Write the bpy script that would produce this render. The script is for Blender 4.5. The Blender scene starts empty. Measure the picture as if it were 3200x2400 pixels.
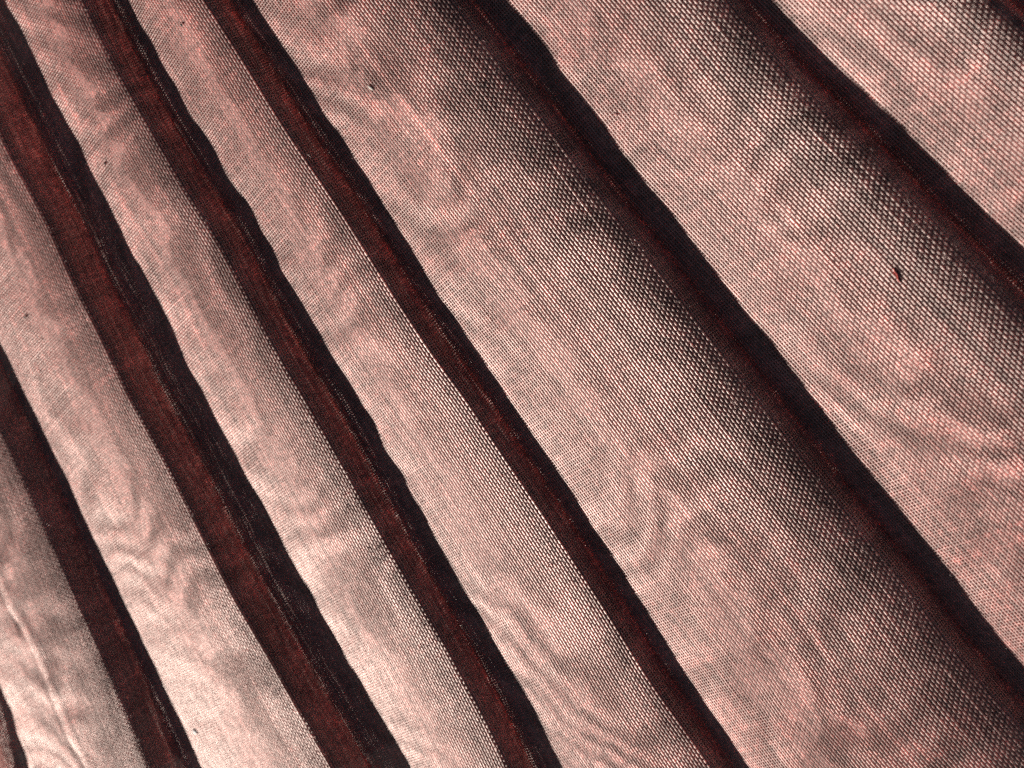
import bpy, math
import numpy as np
from mathutils import Matrix, Vector

# ------------------------------------------------------------------ camera, world, sun, exposure
scene = bpy.context.scene
MM = 0.001
ALPHA = math.radians(25.0)          # the phone leans over the cloth from its upper right side
DIST = 80 * MM
HFOV = math.radians(50.0)
CREASE = math.radians(57.0)         # the pleats run down to the right
P = np.array([math.sin(CREASE), math.cos(CREASE), 0.0])     # across the pleats
Q = np.array([math.cos(CREASE), -math.sin(CREASE), 0.0])    # along the pleats

cam_data = bpy.data.cameras.new('camera')
cam = bpy.data.objects.new('camera', cam_data)
scene.collection.objects.link(cam)
scene.camera = cam
cam_rot = Matrix.Rotation(ALPHA, 3, Vector((-Q[0], -Q[1], 0.0)))
cam_loc = cam_rot @ Vector((0, 0, DIST))
cam.matrix_world = Matrix.Translation(cam_loc) @ cam_rot.to_4x4()
cam_data.sensor_width = 36.0
cam_data.lens = 18.0 / math.tan(HFOV / 2)
cam_data.clip_start = 0.002
cam_data.clip_end = 10.0
cam_data.dof.use_dof = True
cam_data.dof.focus_distance = 77 * MM
cam_data.dof.aperture_fstop = 48.0

SUN_EL = math.radians(15.0)
SUN_SWING = math.radians(6.0)       # off the straight-across direction
sd = -P * math.cos(SUN_SWING) + Q * math.sin(SUN_SWING)
SUN_FROM = Vector((sd[0] * math.cos(SUN_EL), sd[1] * math.cos(SUN_EL), math.sin(SUN_EL)))
sun_data = bpy.data.lights.new('sun', 'SUN')
sun_data.energy = 5.0
sun_data.angle = math.radians(0.55)
sun_data.color = (1.0, 0.93, 0.86)
sun = bpy.data.objects.new('sun', sun_data)
scene.collection.objects.link(sun)
sun.location = SUN_FROM * 0.5
sun.rotation_euler = SUN_FROM.to_track_quat('Z', 'Y').to_euler()

world = bpy.data.worlds.new('World')
scene.world = world
world.use_nodes = True
wn = world.node_tree.nodes
wl = world.node_tree.links
wn.clear()
sky = wn.new('ShaderNodeTexSky')
sky.sky_type = 'NISHITA'
sky.sun_disc = False
sky.sun_elevation = SUN_EL
sky.sun_rotation = math.atan2(SUN_FROM.x, SUN_FROM.y)
bg = wn.new('ShaderNodeBackground')
bg.inputs['Strength'].default_value = 0.018
wo = wn.new('ShaderNodeOutputWorld')
wl.new(sky.outputs['Color'], bg.inputs['Color'])
wl.new(bg.outputs['Background'], wo.inputs['Surface'])

scene.view_settings.view_transform = 'Standard'
scene.view_settings.look = 'None'
scene.view_settings.gamma = 1.0
scene.view_settings.use_curve_mapping = False
scene.view_settings.exposure = 0.0
scene.cycles.use_denoising = False
scene.cycles.max_bounces = 8
scene.cycles.diffuse_bounces = 5
scene.cycles.glossy_bounces = 3
scene.cycles.transmission_bounces = 8
scene.cycles.transparent_max_bounces = 8

rng = np.random.default_rng(11)

# ------------------------------------------------------------------ helpers
CL = np.array(cam_loc)
CR = np.array(cam_rot)
TANH = math.tan(HFOV / 2)

def plan_at(px, py, z=0.0):
    """a point of the photograph (3200 x 2400) -> plan coordinates (p, q) on the level z"""
    d = CR @ np.array([(px / 1600.0 - 1.0) * TANH, -(py - 1200.0) / 1600.0 * TANH, -1.0])
    t = (z - CL[2]) / d[2]
    w = CL + d * t
    return float(w @ P), float(w @ Q)

def in_view(W, margin):
    v = (W - CL) @ CR
    x = v[..., 0] / (-v[..., 2]) / TANH
    y = v[..., 1] / (-v[..., 2]) / TANH
    return (x > -1.0 - 1.8 * margin) & (x < 1.0 + margin) & (y > -0.75 - 1.7 * margin) & (y < 0.75 + margin)

_perm = rng.permutation(512)
_grad = rng.normal(size=(512, 2))
_grad /= np.linalg.norm(_grad, axis=1)[:, None]

def noise(x, y, seed=0):
    """smooth gradient noise, about -0.7..0.7"""
    x = np.asarray(x, float); y = np.asarray(y, float)
    xi = np.floor(x).astype(int); yi = np.floor(y).astype(int)
    fx = x - xi; fy = y - yi
    def g(a, b):
        h = _perm[(_perm[(a + 37 * seed) & 511] + b) & 511]
        return _grad[h]
    def dot(a, b, dx, dy):
        v = g(a, b)
        return v[..., 0] * dx + v[..., 1] * dy
    u = fx * fx * fx * (fx * (fx * 6 - 15) + 10)
    w = fy * fy * fy * (fy * (fy * 6 - 15) + 10)
    n00 = dot(xi, yi, fx, fy); n10 = dot(xi + 1, yi, fx - 1, fy)
    n01 = dot(xi, yi + 1, fx, fy - 1); n11 = dot(xi + 1, yi + 1, fx - 1, fy - 1)
    return (n00 * (1 - u) + n10 * u) * (1 - w) + (n01 * (1 - u) + n11 * u) * w

def smooth01(x):
    x = np.clip(x, 0, 1)
    return x * x * (3 - 2 * x)

# ------------------------------------------------------------------ materials
def thread_material(name, dark, glow, gloss, rough, sheer=0.0):
    m = bpy.data.materials.new(name)
    m.use_nodes = True
    n = m.node_tree.nodes; l = m.node_tree.links
    n.clear()
    out = n.new('ShaderNodeOutputMaterial')
    att = n.new('ShaderNodeAttribute'); att.attribute_name = 'tone'
    geo = n.new('ShaderNodeNewGeometry')
    tex = n.new('ShaderNodeTexNoise'); tex.inputs['Scale'].default_value = 2600.0; tex.inputs['Detail'].default_value = 3.0
    l.new(geo.outputs['Position'], tex.inputs['Vector'])
    rmp = n.new('ShaderNodeMapRange')
    rmp.inputs['From Min'].default_value = 0.3; rmp.inputs['From Max'].default_value = 0.7
    rmp.inputs['To Min'].default_value = 0.82; rmp.inputs['To Max'].default_value = 1.18
    l.new(tex.outputs['Fac'], rmp.inputs['Value'])
    mul = n.new('ShaderNodeMath'); mul.operation = 'MULTIPLY'
    l.new(att.outputs['Fac'], mul.inputs[0]); l.new(rmp.outputs['Result'], mul.inputs[1])
    def tint(col):
        v = n.new('ShaderNodeVectorMath'); v.operation = 'SCALE'
        v.inputs[0].default_value = col
        l.new(mul.outputs[0], v.inputs['Scale'])
        return v.outputs['Vector']
    di = n.new('ShaderNodeBsdfDiffuse'); l.new(tint(dark), di.inputs['Color'])
    tr = n.new('ShaderNodeBsdfTranslucent'); l.new(tint(glow), tr.inputs['Color'])
    gl = n.new('ShaderNodeBsdfGlossy'); l.new(tint(gloss), gl.inputs['Color'])
    gl.inputs['Roughness'].default_value = rough
    a1 = n.new('ShaderNodeAddShader'); a2 = n.new('ShaderNodeAddShader')
    l.new(di.outputs[0], a1.inputs[0]); l.new(tr.outputs[0], a1.inputs[1])
    l.new(a1.outputs[0], a2.inputs[0]); l.new(gl.outputs[0], a2.inputs[1])
    # sheer filament: part of the light goes straight on through the yarn, reddened
    tp = n.new('ShaderNodeBsdfTransparent'); tp.inputs['Color'].default_value = (1.0, 0.66, 0.60, 1)
    mx = n.new('ShaderNodeMixShader'); mx.inputs['Fac'].default_value = sheer
    l.new(a2.outputs[0], mx.inputs[1]); l.new(tp.outputs[0], mx.inputs[2])
    l.new(mx.outputs[0], out.inputs['Surface'])
    return m

def plain_material(name, col, rough=0.7):
    m = bpy.data.materials.new(name)
    m.use_nodes = True
    b = m.node_tree.nodes['Principled BSDF']
    tex = m.node_tree.nodes.new('ShaderNodeTexNoise'); tex.inputs['Scale'].default_value = 900.0
    mix = m.node_tree.nodes.new('ShaderNodeMix'); mix.data_type = 'RGBA'
    mix.inputs[6].default_value = (*[c * 0.8 for c in col], 1); mix.inputs[7].default_value = (*col, 1)
    m.node_tree.links.new(tex.outputs['Fac'], mix.inputs[0])
    m.node_tree.links.new(mix.outputs[2], b.inputs['Base Color'])
    b.inputs['Roughness'].default_value = rough
    return m

M_WARP = thread_material('lengthwise_thread', (0.070, 0.044, 0.043), (0.54, 0.285, 0.26), (0.52, 0.45, 0.415), 0.52, 0.12)
M_WEFT = thread_material('crosswise_thread', (0.050, 0.032, 0.031), (0.50, 0.27, 0.25), (0.38, 0.325, 0.30), 0.52, 0.12)
M_FUZZ = thread_material('loose_fibre', (0.12, 0.09, 0.085), (0.30, 0.20, 0.18), (0.25, 0.21, 0.2), 0.4)
M_UNDERLAY = plain_material('dark_underlay', (0.012, 0.010, 0.010), 0.8)  # for the added underlay that blocks light from below
M_WHITE = plain_material('white_lint', (0.85, 0.84, 0.82), 0.6)
M_CREAM = plain_material('cream_lint', (0.80, 0.72, 0.64), 0.6)
M_PINK = plain_material('pink_lint', (0.75, 0.38, 0.34), 0.6)
M_RED = plain_material('red_lint', (0.75, 0.10, 0.08), 0.6)
M_BLACK = plain_material('dark_speck', (0.010, 0.009, 0.010), 0.6)

# ------------------------------------------------------------------ mesh building
def make_mesh(name, verts, quads, mat, tone=None, tris=None):
    me = bpy.data.meshes.new(name)
    nq = len(quads); nt = 0 if tris is None else len(tris)
    me.vertices.add(len(verts)); me.vertices.foreach_set('co', np.asarray(verts, np.float32).ravel())
    loops = np.asarray(quads, np.int32).ravel()
    starts = np.arange(nq, dtype=np.int32) * 4
    if nt:
        loops = np.concatenate([loops, np.asarray(tris, np.int32).ravel()])
        starts = np.concatenate([starts, nq * 4 + np.arange(nt, dtype=np.int32) * 3])
    me.loops.add(len(loops)); me.loops.foreach_set('vertex_index', loops)
    me.polygons.add(nq + nt); me.polygons.foreach_set('loop_start', starts)
    me.polygons.foreach_set('use_smooth', np.ones(nq + nt, bool))
    if tone is not None:
        a = me.attributes.new('tone', 'FLOAT', 'POINT')
        a.data.foreach_set('value', np.asarray(tone, np.float32))
    me.update(calc_edges=True)
    me.materials.append(mat)
    return me

def link(name, me, parent=None):
    o = bpy.data.objects.new(name, me)
    scene.collection.objects.link(o)
    if parent is not None:
        o.parent = parent
    return o

def tubes(C, N, S, RV, RH, valid, sides):
    """many threads at once. C (n,m,3) centres, N normals, S side vectors, RV/RH radii (n,m); a ring joins the next where both are valid"""
    n, m = valid.shape
    ang = np.arange(sides) * 2 * math.pi / sides + math.pi / 2
    ring = C[:, :, None, :] + N[:, :, None, :] * (RV[:, :, None, None] * np.sin(ang)[None, None, :, None]) \
        + S[:, :, None, :] * (RH[:, :, None, None] * np.cos(ang)[None, None, :, None])
    pair = valid[:, :-1] & valid[:, 1:]
    used = np.zeros_like(valid)
    used[:, :-1] |= pair; used[:, 1:] |= pair
    idx = -np.ones((n, m), np.int64)
    idx[used] = np.arange(used.sum())
    verts = ring[used].reshape(-1, 3)
    a = idx[:, :-1][pair] * sides; b = idx[:, 1:][pair] * sides
    k = np.arange(sides); k2 = (k + 1) % sides
    quads = np.stack([a[:, None] + k, a[:, None] + k2, b[:, None] + k2, b[:, None] + k], -1).reshape(-1, 4)
    return verts, quads, used

# ------------------------------------------------------------------ where the creases run (read off the photograph, laid out in plan)
CREASES = [
    [(-1500, 700), (-1100, 1500), (-700, 2400), (-600, 2620)],
    [(-660, 700), (-530, 1000), (-330, 1450), (-130, 1950), (-10, 2300), (90, 2600)],
    [(-190, 760), (-60, 1010), (29, 1200), (90, 1323), (155, 1460), (224, 1609), (307, 1800), (409, 2017), (506, 2234), (575, 2393), (660, 2590)],
    [(-190, -240), (-80, 0), (0, 174), (65, 307), (127, 445), (213, 605), (275, 727), (325, 853), (380, 944), (445, 1081), (497, 1200), (564, 1319), (651, 1486), (723, 1627), (809, 1795), (916, 1981), (1017, 2162), (1145, 2379), (1280, 2620)],
    [(220, -240), (340, 0), (398, 123), (470, 260), (564, 427), (668, 602), (770, 755), (800, 825), (872, 962), (945, 1099), (1010, 1200), (1125, 1406), (1252, 1638), (1343, 1800), (1444, 1970), (1590, 2240), (1661, 2393), (1780, 2620)],
    [(560, -240), (712, 0), (800, 134), (883, 271), (981, 427), (1102, 600), (1165, 701), (1263, 860), (1342, 983), (1415, 1095), (1496, 1200), (1593, 1350), (1701, 1507), (1803, 1663), (1893, 1800), (1991, 1955), (2088, 2115), (2197, 2263), (2283, 2393), (2440, 2620)],
    [(1290, -240), (1473, 0), (1538, 80), (1600, 165), (1683, 268), (1763, 373), (1853, 495), (1932, 600), (2020, 709), (2124, 842), (2251, 1009), (2398, 1198), (2537, 1381), (2653, 1525), (2762, 1659), (2876, 1797), (3030, 2008), (3200, 2203), (3420, 2450)],
    [(2120, -240), (2327, 0), (2400, 90), (2490, 188), (2588, 286), (2689, 391), (2780, 481), (2890, 600), (2979, 690), (3087, 806), (3200, 918), (3480, 1200)],
    [(2900, -240), (3145, 0), (3196, 43), (3480, 300)],
    [(3640, -240), (3980, 60), (4300, 340)],
]
VALLEY = 0.2 * MM                   # the creases are tucked a little below the foot of the rise
QG = np.arange(-75, 76, 0.25) * MM

def crease_curve(pts):
    pq = np.array([plan_at(*c, -VALLEY) for c in pts])
    o = np.argsort(pq[:, 1]); p = pq[o, 0]; q = pq[o, 1]
    r = np.interp(QG, q, p)
    s0 = (p[1] - p[0]) / (q[1] - q[0]); s1 = (p[-1] - p[-2]) / (q[-1] - q[-2])
    r = np.where(QG < q[0], p[0] + (QG - q[0]) * s0, r)
    r = np.where(QG > q[-1], p[-1] + (QG - q[-1]) * s1, r)
    k = np.hanning(35); k /= k.sum()
    pad = np.concatenate([2 * r[0] - r[17:0:-1], r, 2 * r[-1] - r[-2:-19:-1]])
    return np.convolve(pad, k, 'valid')

CURVES = [crease_curve(c) for c in CREASES]
NP = len(CURVES) - 1

# per pleat: starting slope, slope drop towards the crest, width of the steep back, strength of the wrinkles
SHAPE = [
    dict(m0=0.40, r0=0.40, m1=-0.235, b=1.20, wr=0.16),
    dict(m0=0.41, r0=0.21, m1=-0.235, b=1.01, wr=0.17, rx=0.26, e=0.78, g=-0.16),
    dict(m0=0.42, r0=0.25, m1=-0.235, b=0.64, wr=0.12, e=0.50, rx=0.12, g=0.63),
    dict(m0=0.52, r0=0.20, m1=-0.235, b=0.50, wr=0.12, rx=0.39, g=0.66, e=0.71),
    dict(m0=0.35, r0=0.81, m1=-0.235, b=0.50, wr=0.13, e=0.50, rx=0.20, g=1.03),
    dict(m0=0.42, r0=0.90, m1=-0.235, b=0.50, wr=0.15, e=1.24, rx=0.27, g=0.36),
    dict(m0=0.45, r0=0.53, m1=-0.235, b=0.51, wr=0.13, e=1.11, rx=0.19, g=-0.88),
    dict(m0=0.55, r0=0.75, m1=-0.24, b=0.50, wr=0.10, rx=0.20, e=1.20),
    dict(m0=0.40, r0=0.50, m1=-0.235, b=1.00, wr=0.10),
]
TAU = np.linspace(0, 1, 241)

def profile_table(k):
    """height grid over (q, tau): a long rise, a rounded crest, a steep back down into the next crease"""
    s = SHAPE[k]
    W = CURVES[k + 1] - CURVES[k]
    W = np.maximum(W, 3 * MM)
    d = TAU[None, :] * W[:, None]; o = W[:, None] - d
    b = s['b'] * MM * (1 + 0.05 * noise(QG / MM / 11.0, 0 * QG + 3.7 * k, 5))[:, None]
    m0 = s['m0'] * (1 + 0.05 * noise(QG / MM / 14.0, 0 * QG + 5.1 * k, 6))[:, None]
    m0 = m0 * (np.interp(0, QG, W) / W[:, None]) ** s.get('g', 0.0)
    x = np.clip(d / np.maximum(W[:, None] - b, 1e-4), 0, 1)
    ramp = s['r0'] + (1 - s['r0']) * smooth01(x / s.get('rx', 0.3))
    front = m0 * ramp * (1 - x) ** s.get('e', 0.9) + s['m1'] * x ** 1.25 + (VALLEY / (0.5 * MM)) * np.exp(-d / (0.5 * MM))
    back = smooth01((b * 1.9 - o) / (b * 1.5))
    dt = np.gradient(TAU)[None, :] * W[:, None]
    front = front * (1 - back)
    zf = (front * dt).sum(1); zb = (back * dt).sum(1)
    m = front - back * (zf / zb)[:, None]
    z = np.cumsum((m[:, :-1] + m[:, 1:]) * 0.5 * dt[:, 1:], 1)
    z = np.concatenate([np.zeros((len(QG), 1)), z], 1)
    z -= TAU[None, :] * z[:, -1:]
    return z - VALLEY, W

TABLES = [profile_table(k) for k in range(NP)]

FURROW = np.array(sorted((plan_at(x, y, 1.6 * MM) for x, y in ((-40, 1700), (30, 1890), (100, 1990), (150, 2100), (190, 2200), (235, 2300), (290, 2390), (360, 2520))), key=lambda c: c[1]))

def wrinkle(k, p, q, tau, o):
    pm = p / MM; qm = q / MM
    out = np.zeros_like(pm)
    for ang, lc, lr, amp, sd_ in ((0.30, 3.4, 13.0, 1.0, 1), (-0.45, 2.3, 9.0, 0.55, 2), (0.75, 1.5, 6.0, 0.26, 3)):
        r = pm * math.cos(ang) + qm * math.sin(ang)          # along the ridge, mostly across the pleat
        c = -pm * math.sin(ang) + qm * math.cos(ang)
        out += amp * noise(c / lc + 17 * k, r / lr + 9.0 * k, sd_)
    out += 0.35 * noise(pm / 2.2, qm / 2.6, 7)
    env = smooth01(tau / 0.25) * (0.04 + 0.96 * smooth01((o / MM - 2.0) / 6.0)) * smooth01(o / (0.8 * MM))
    res = SHAPE[k]['wr'] * MM * out * env
    if k == 1:                                               # the pinched furrow in the crumpled pleat
        fp = np.interp(q, FURROW[:, 1], FURROW[:, 0])
        res = res - 0.10 * MM * np.exp(-((p - fp) / (0.38 * MM)) ** 2) * (0.6 + 0.8 * noise(qm / 2.5, pm * 0 + 3, 31))
        res = res + 0.06 * MM * np.exp(-((p - fp - 0.9 * MM) / (0.5 * MM)) ** 2)
    return res

def moire(k, p, q):
    """made-up flowing contour bands imitating camera moire, in relief, yarn width and painted tone"""
    pm = p / MM; qm = q / MM
    f = 3.0 * noise(pm / 13.0 + 4 * k, qm / 19.0, 21) + 0.8 * noise(pm / 5.0, qm / 6.5 + k, 22) + 0.16 * noise(pm / 1.2, qm / 1.4, 24) + qm / 9.0 - pm / 16.0
    on = np.clip(0.7 + 1.4 * noise(pm / 12.0 + 2 * k, qm / 11.0, 23), 0.08, 1)
    return np.sin(2 * math.pi * f * 1.25) * on

def height(k, p, q):
    Z, W = TABLES[k]
    fq = (q - QG[0]) / (QG[1] - QG[0])
    i = np.clip(np.floor(fq).astype(int), 0, len(QG) - 2); a = np.clip(fq - i, 0, 1)
    pl = CURVES[k][i] * (1 - a) + CURVES[k][i + 1] * a
    pr = CURVES[k + 1][i] * (1 - a) + CURVES[k + 1][i + 1] * a
    w = np.maximum(pr - pl, 3 * MM)
    tau = (p - pl) / w
    ft = np.clip(tau, 0, 1) * (len(TAU) - 1)
    j = np.clip(np.floor(ft).astype(int), 0, len(TAU) - 2); c = ft - j
    z = (Z[i, j] * (1 - c) + Z[i, j + 1] * c) * (1 - a) + (Z[i + 1, j] * (1 - c) + Z[i + 1, j + 1] * c) * a
    under = np.clip(-tau, 0, None) * w
    over = np.clip(tau - 1, 0, None) * w
    z = z - under * 0.8 - over * 1.2
    moire_relief = 0.016 * MM * moire(k, p, q) * smooth01(tau / 0.05) * smooth01(((pr - p) / MM - 2.5) / 6.0)  # made-up ripples, shaped to imitate the moire sheen
    return z + moire_relief + wrinkle(k, p, q, tau, pr - p), tau, w

def surface(k, p, q):
    h = 0.06 * MM
    z, tau, w = height(k, p, q)
    zp = (height(k, p + h, q)[0] - height(k, p - h, q)[0]) / (2 * h)
    zq = (height(k, p, q + h)[0] - height(k, p, q - h)[0]) / (2 * h)
    Zv = np.array([0, 0, 1.0])
    X = p[..., None] * P + q[..., None] * Q + z[..., None] * Zv
    tp = P + zp[..., None] * Zv
    tq = Q + zq[..., None] * Zv
    nn = np.cross(tq, tp)
    nn /= np.linalg.norm(nn, axis=-1)[..., None]
    nn *= np.sign(nn[..., 2:3])
    tp /= np.linalg.norm(tp, axis=-1)[..., None]
    tq /= np.linalg.norm(tq, axis=-1)[..., None]
    return X, nn, tp, tq, tau, w

# ------------------------------------------------------------------ an added dark underlay, stops light leaking in from below the cloth
tb = bpy.data.meshes.new('added_underlay')
tb.from_pydata([(x * 0.4, y * 0.4, z) for z in (-0.0026, -0.02) for x, y in ((-1, -1), (1, -1), (1, 1), (-1, 1))], [],
               [(0, 1, 2, 3), (7, 6, 5, 4), (0, 4, 5, 1), (1, 5, 6, 2), (2, 6, 7, 3), (3, 7, 4, 0)])
tb.materials.append(M_UNDERLAY)
underlay = link('added_underlay', tb)
underlay['kind'] = 'structure'

# ------------------------------------------------------------------ the cloth, woven thread by thread
cloth = bpy.data.objects.new('pleated_cloth', None)
scene.collection.objects.link(cloth)
cloth['label'] = 'dusky rose sheer woven cloth lying in soft parallel pleats'
cloth['category'] = 'cloth'
PITCH = 0.218 * MM
MARGIN = 0.09
total = 0
for k in range(NP):
    wq = np.interp(0, QG, TABLES[k][1])
    # find the stretch of this pleat that the picture can show
    qq, tt = np.meshgrid(QG[::4], np.linspace(-0.02, 1.02, 40), indexing='ij')
    pl = np.interp(qq, QG, CURVES[k]); pr = np.interp(qq, QG, CURVES[k + 1])
    pp = pl + (pr - pl) * tt
    vis = in_view(pp[..., None] * P + qq[..., None] * Q, MARGIN + 0.12)
    if not vis.any():
        continue
    q0 = qq[vis].min() - MM; q1 = qq[vis].max() + MM
    rows = (QG > q0) & (QG < q1)
    wmax = TABLES[k][1][rows].max() + 0.4 * MM
    # lengthwise threads keep an even spacing measured over the cloth, counted from the right-hand crease
    qm = 0.5 * (q0 + q1)
    oo = np.linspace(-0.06 * MM, wmax, 4000)
    zz = height(k, np.interp(qm, QG, CURVES[k + 1]) - oo, np.full_like(oo, qm))[0]
    s = np.concatenate([[0], np.cumsum(np.hypot(np.diff(oo), np.minimum(np.abs(np.diff(zz)), np.diff(oo) * 4.0)))])
    O = np.interp(np.arange(0, s[-1], PITCH), s, oo)
    QJ = np.arange(q0, q1, PITCH)
    n, m = len(O), len(QJ)
    Oi, Qj = np.meshgrid(O, QJ, indexing='ij')
    ii, jj = np.meshgrid(np.arange(n), np.arange(m), indexing='ij')
    # hand-like unevenness of the yarns
    Oi = Oi + PITCH * (0.10 * noise(ii * 0.9 + 31 * k, jj * 0.035, 11) + 0.16 * noise(ii * 0.13, jj * 0.02 + 7 * k, 12))
    Qj = Qj + PITCH * (0.11 * noise(jj * 0.9 + 13 * k, ii * 0.035, 13) + 0.9 * noise(ii * 0.030 + 3 * k, jj * 0.012, 14))
    pr = np.interp(Qj, QG, CURVES[k + 1])
    pp = pr - Oi
    X, Nn, Tp, Tq, tau, w = surface(k, pp, Qj)
    ok = in_view(X, MARGIN) & (tau * w > -0.06 * MM)
    sign = np.where((ii + jj) % 2 == 0, 1.0, -1.0)
    amp_w, amp_f, rise = 0.025 * PITCH, 0.055 * PITCH, 0.03 * PITCH
    tone_i = 1 + 0.07 * rng.normal(size=n); tone_j = 1 + 0.07 * rng.normal(size=m)
    rad_i = 1 + 0.05 * rng.normal(size=n); rad_j = 1 + 0.05 * rng.normal(size=m)
    slub = 1 + 0.22 * noise(ii * 0.7, jj * 0.10 + 5 * k, 15)
    slub_f = 1 + 0.22 * noise(jj * 0.7, ii * 0.10 + 5 * k, 16)
    mo = moire(k, pp, Qj)
    # lengthwise
    RV = PITCH * 0.15 * rad_i[:, None] * slub; RH = PITCH * 0.33 * rad_i[:, None] * slub * (1 + 0.14 * mo)
    v, f, used = tubes(X + Nn * (rise + sign * amp_w)[..., None], Nn, Tp, RV, RH, ok, 4)
    tone = np.repeat((tone_i[:, None] * (1 + 0.10 * mo))[used], 4)  # yarn colour painted lighter and darker in bands, imitating moire sheen
    pleat = link('pleat', make_mesh('pleat', v, f, M_WARP, tone), cloth)
    pleat['kind'] = 'stuff'
    total += len(f) * 2
    # crosswise
    RV = PITCH * 0.14 * rad_j[None, :] * slub_f; RH = PITCH * 0.31 * rad_j[None, :] * slub_f * (1 + 0.14 * mo)
    tr = lambda a: np.swapaxes(a, 0, 1)
    v, f, used = tubes(tr(X - Nn * (sign * amp_f)[..., None]), tr(Nn), tr(Tq), tr(RV), tr(RH), tr(ok), 4)
    tone = np.repeat((tone_j[:, None] * (1 + 0.10 * tr(mo)))[used], 4)  # the same moire bands painted into the crosswise yarns
    weft = link('crosswise_threads', make_mesh('crosswise_threads', v, f, M_WEFT, tone), pleat)
    weft['kind'] = 'stuff'
    total += len(f) * 2
    # loose fibres standing off the yarns, thickest along the rounded crest
    ids = np.argwhere(ok)
    o_mm = Oi[ok] / MM
    wgt = 0.06 + 1.0 * np.exp(-((o_mm - 1.9) / 1.0) ** 2)
    nh = int(min(1900, 0.03 * len(ids) + 60))
    pick = ids[rng.choice(len(ids), nh, replace=False, p=wgt / wgt.sum())]
    base = X[pick[:, 0], pick[:, 1]]; bn = Nn[pick[:, 0], pick[:, 1]]
    b1 = Tp[pick[:, 0], pick[:, 1]]; b2 = Tq[pick[:, 0], pick[:, 1]]
    L = rng.uniform(0.25, 0.95, nh) * MM
    seg = 6
    th = rng.uniform(0, 2 * math.pi, nh); curl = rng.normal(0, 1.0, nh) * 0.9
    lift = rng.uniform(0.3, 1.2, nh)
    C = np.zeros((nh, seg, 3)); C[:, 0] = base
    for t in range(1, seg):
        th = th + curl + rng.normal(0, 0.25, nh)
        el = lift * (1 - 1.5 * t / seg)
        dv = b1 * (np.cos(th) * np.cos(el))[:, None] + b2 * (np.sin(th) * np.cos(el))[:, None] + bn * np.sin(el)[:, None]
        C[:, t] = C[:, t - 1] + dv * (L / seg)[:, None]
    R = np.full((nh, seg), 0.0065 * MM); R[:, -1] *= 0.4
    T = np.gradient(C, axis=1); T /= np.linalg.norm(T, axis=-1)[..., None]
    A = np.cross(T, np.array([0.31, 0.52, 0.79])); A /= np.linalg.norm(A, axis=-1)[..., None]
    B = np.cross(T, A)
    v, f, used = tubes(C, A, B, R, R, np.ones((nh, seg), bool), 3)
    fz = link('fuzz', make_mesh('fuzz', v, f, M_FUZZ, np.ones(len(v))), pleat)
    fz['kind'] = 'stuff'
    total += len(f) * 2

# ------------------------------------------------------------------ lint, specks and stray fibres lying on the cloth
def on_cloth(px, py, lift=0.0):
    """the place on the cloth that a point of the photograph shows, with the normal there"""
    z = 0.0
    for _ in range(14):
        p, q = plan_at(px, py, z)
        k = int(np.clip(sum(np.interp(q, QG, c) <= p for c in CURVES) - 1, 0, NP - 1))
        z = 0.5 * z + 0.5 * float(height(k, np.array([p]), np.array([q]))[0][0])
    X, nn, tp, tq, _, _ = surface(k, np.array([p]), np.array([q]))
    return X[0] + nn[0] * lift, nn[0], tp[0], tq[0]

def lint(name, px, py, size, turn, mat, label, category, seed):
    """a small torn flake: a lumpy closed blob lying on the yarns"""
    r = np.random.default_rng(seed)
    X, nn, tp, tq = on_cloth(px, py, size[2] * MM * 0.5 + 0.05 * MM)
    a = tq * math.cos(turn) + tp * math.sin(turn); b = np.cross(nn, a)
    rings, sides = 6, 8
    v = [X + a * (-0.5 * size[0] * MM)]
    for i in range(1, rings):
        t = i / rings
        w = math.sin(math.pi * t) ** 0.7
        for s_ in range(sides):
            g = 2 * math.pi * s_ / sides
            j = 1 + 0.35 * r.normal()
            v.append(X + a * ((t - 0.5) * size[0] * MM + 0.05 * size[0] * MM * r.normal())
                     + b * (math.cos(g) * size[1] * MM * 0.5 * w * j) + nn * (math.sin(g) * size[2] * MM * 0.5 * w * j))
    v.append(X + a * (0.5 * size[0] * MM))
    v = np.array(v)
    base = X - nn * (size[2] * MM * 0.5)
    q4 = [(1 + i * sides + s_, 1 + i * sides + (s_ + 1) % sides, 1 + (i + 1) * sides + (s_ + 1) % sides, 1 + (i + 1) * sides + s_)
          for i in range(rings - 2) for s_ in range(sides)]
    e = len(v) - 1; l0 = 1 + (rings - 2) * sides
    t3 = [(0, 1 + (s_ + 1) % sides, 1 + s_) for s_ in range(sides)] + [(e, l0 + s_, l0 + (s_ + 1) % sides) for s_ in range(sides)]
    o = link(name, make_mesh(name, v - base, q4, mat, None, t3))
    o.location = base
    o['label'] = label; o['category'] = category
    return o

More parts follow.
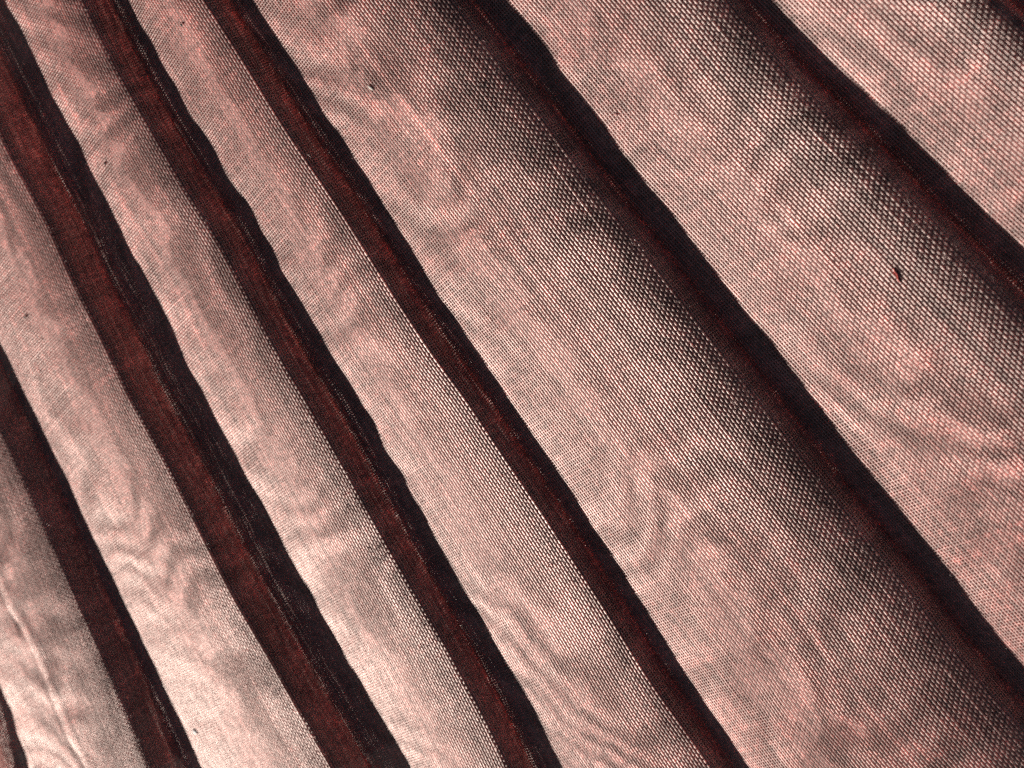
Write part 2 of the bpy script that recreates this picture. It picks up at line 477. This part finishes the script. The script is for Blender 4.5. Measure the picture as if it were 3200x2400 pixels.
def fibre(pts, mat, rad, label, group=None, name='stray_fibre', lift=0.16):
    """a loose hair along points of the photograph, arching off the cloth between its ends"""
    ctrl = np.array([on_cloth(x, y, ((0.04 if lift > 0 else 0.02) + lift * math.sin(math.pi * i / (len(pts) - 1))) * MM)[0] for i, (x, y) in enumerate(pts)])
    t = np.linspace(0, len(pts) - 1, 6 * len(pts))
    def cr(i, u):
        g = lambda n_: ctrl[min(max(n_, 0), len(ctrl) - 1)]
        a, b, c, d = g(i - 1), g(i), g(i + 1), g(i + 2)
        return 0.5 * ((2 * b) + (c - a) * u + (2 * a - 5 * b + 4 * c - d) * u * u + (3 * b - a - 3 * c + d) * u ** 3)
    C = np.array([cr(int(min(x, len(pts) - 1.0001)), x - int(min(x, len(pts) - 1.0001))) for x in t])
    base = C[0].copy()
    T = np.gradient(C, axis=0); T /= np.linalg.norm(T, axis=-1)[:, None]
    A = np.cross(T, np.array([0.31, 0.52, 0.79])); A /= np.linalg.norm(A, axis=-1)[:, None]
    B = np.cross(T, A)
    R = rad * MM * (0.55 + 0.45 * np.sin(math.pi * np.linspace(0.05, 0.95, len(C))))
    v, f, _ = tubes((C - base)[None], A[None], B[None], R[None], R[None], np.ones((1, len(C)), bool), 6)
    o = link(name, make_mesh(name, v, f, mat, np.ones(len(v))))
    o.location = base
    o['label'] = label; o['category'] = 'fibre'
    if group:
        o['group'] = group
    return o

lint('lint_flake', 611, 2285, (0.75, 0.36, 0.10), 0.9, M_WHITE, 'bright white lint flake lying on the smooth face of a pleat', 'lint', 1)
lint('lint_knot', 82, 992, (0.28, 0.22, 0.16), 0.2, M_CREAM, 'small round cream lint knot on a pleat of the cloth', 'lint', 2)
lint('lint_sliver', 1160, 275, (0.62, 0.18, 0.06), 0.45, M_CREAM, 'slim cream lint sliver on a broad pleat', 'lint', 3)
lint('dirt_speck', 331, 510, (0.20, 0.17, 0.12), 0.8, M_BLACK, 'round black dirt speck on the narrow pleat', 'speck', 4)
lint('dirt_speck', 569, 78, (0.24, 0.13, 0.10), 0.3, M_BLACK, 'pointed black dirt speck beside wavy yarns on the cloth', 'speck', 5)
lint('pink_lint', 1925, 358, (0.34, 0.20, 0.05), 0.7, M_PINK, 'tiny pink lint tuft on the wide pleat', 'lint', 6)
fibre([(2792, 838), (2797, 850), (2804, 858), (2806, 872), (2812, 882)], M_RED, 0.06, 'short bright red fibre snagged in the weave', None, 'red_fibre', 0.0)
fibre([(2722, 440), (2712, 452), (2714, 468), (2726, 480), (2744, 482), (2758, 472)], M_FUZZ, 0.016, 'pale looped fibre curling above a dark crease', None)
fibre([(2838, 566), (2842, 584), (2838, 602), (2834, 622), (2842, 640)], M_FUZZ, 0.013, 'thin pale fibre hanging in an S over the reddish back of a pleat', None)
fibre([(2677, 366), (2668, 372), (2660, 369)], M_FUZZ, 0.013, 'short hooked pale fibre at the lip of a dark crease', None)
fibre([(416, 2208), (413, 2222), (415, 2236), (413, 2248)], M_FUZZ, 0.014, 'straight pale fibre standing on the shaded back of a soft pleat', None)
fibre([(1078, 2050), (1084, 2036), (1090, 2044), (1096, 2030)], M_FUZZ, 0.012, 'kinked pale fibre among the fuzz of a narrow crest', None)
fibre([(2930, 2008), (2926, 2022), (2938, 2032)], M_FUZZ, 0.014, 'pale fibre bent like an elbow on the reddish crest', None)
fibre([(330, 950), (326, 960), (318, 963)], M_FUZZ, 0.012, 'tiny pale crooked fibre in the dark fuzz of a crest', None)
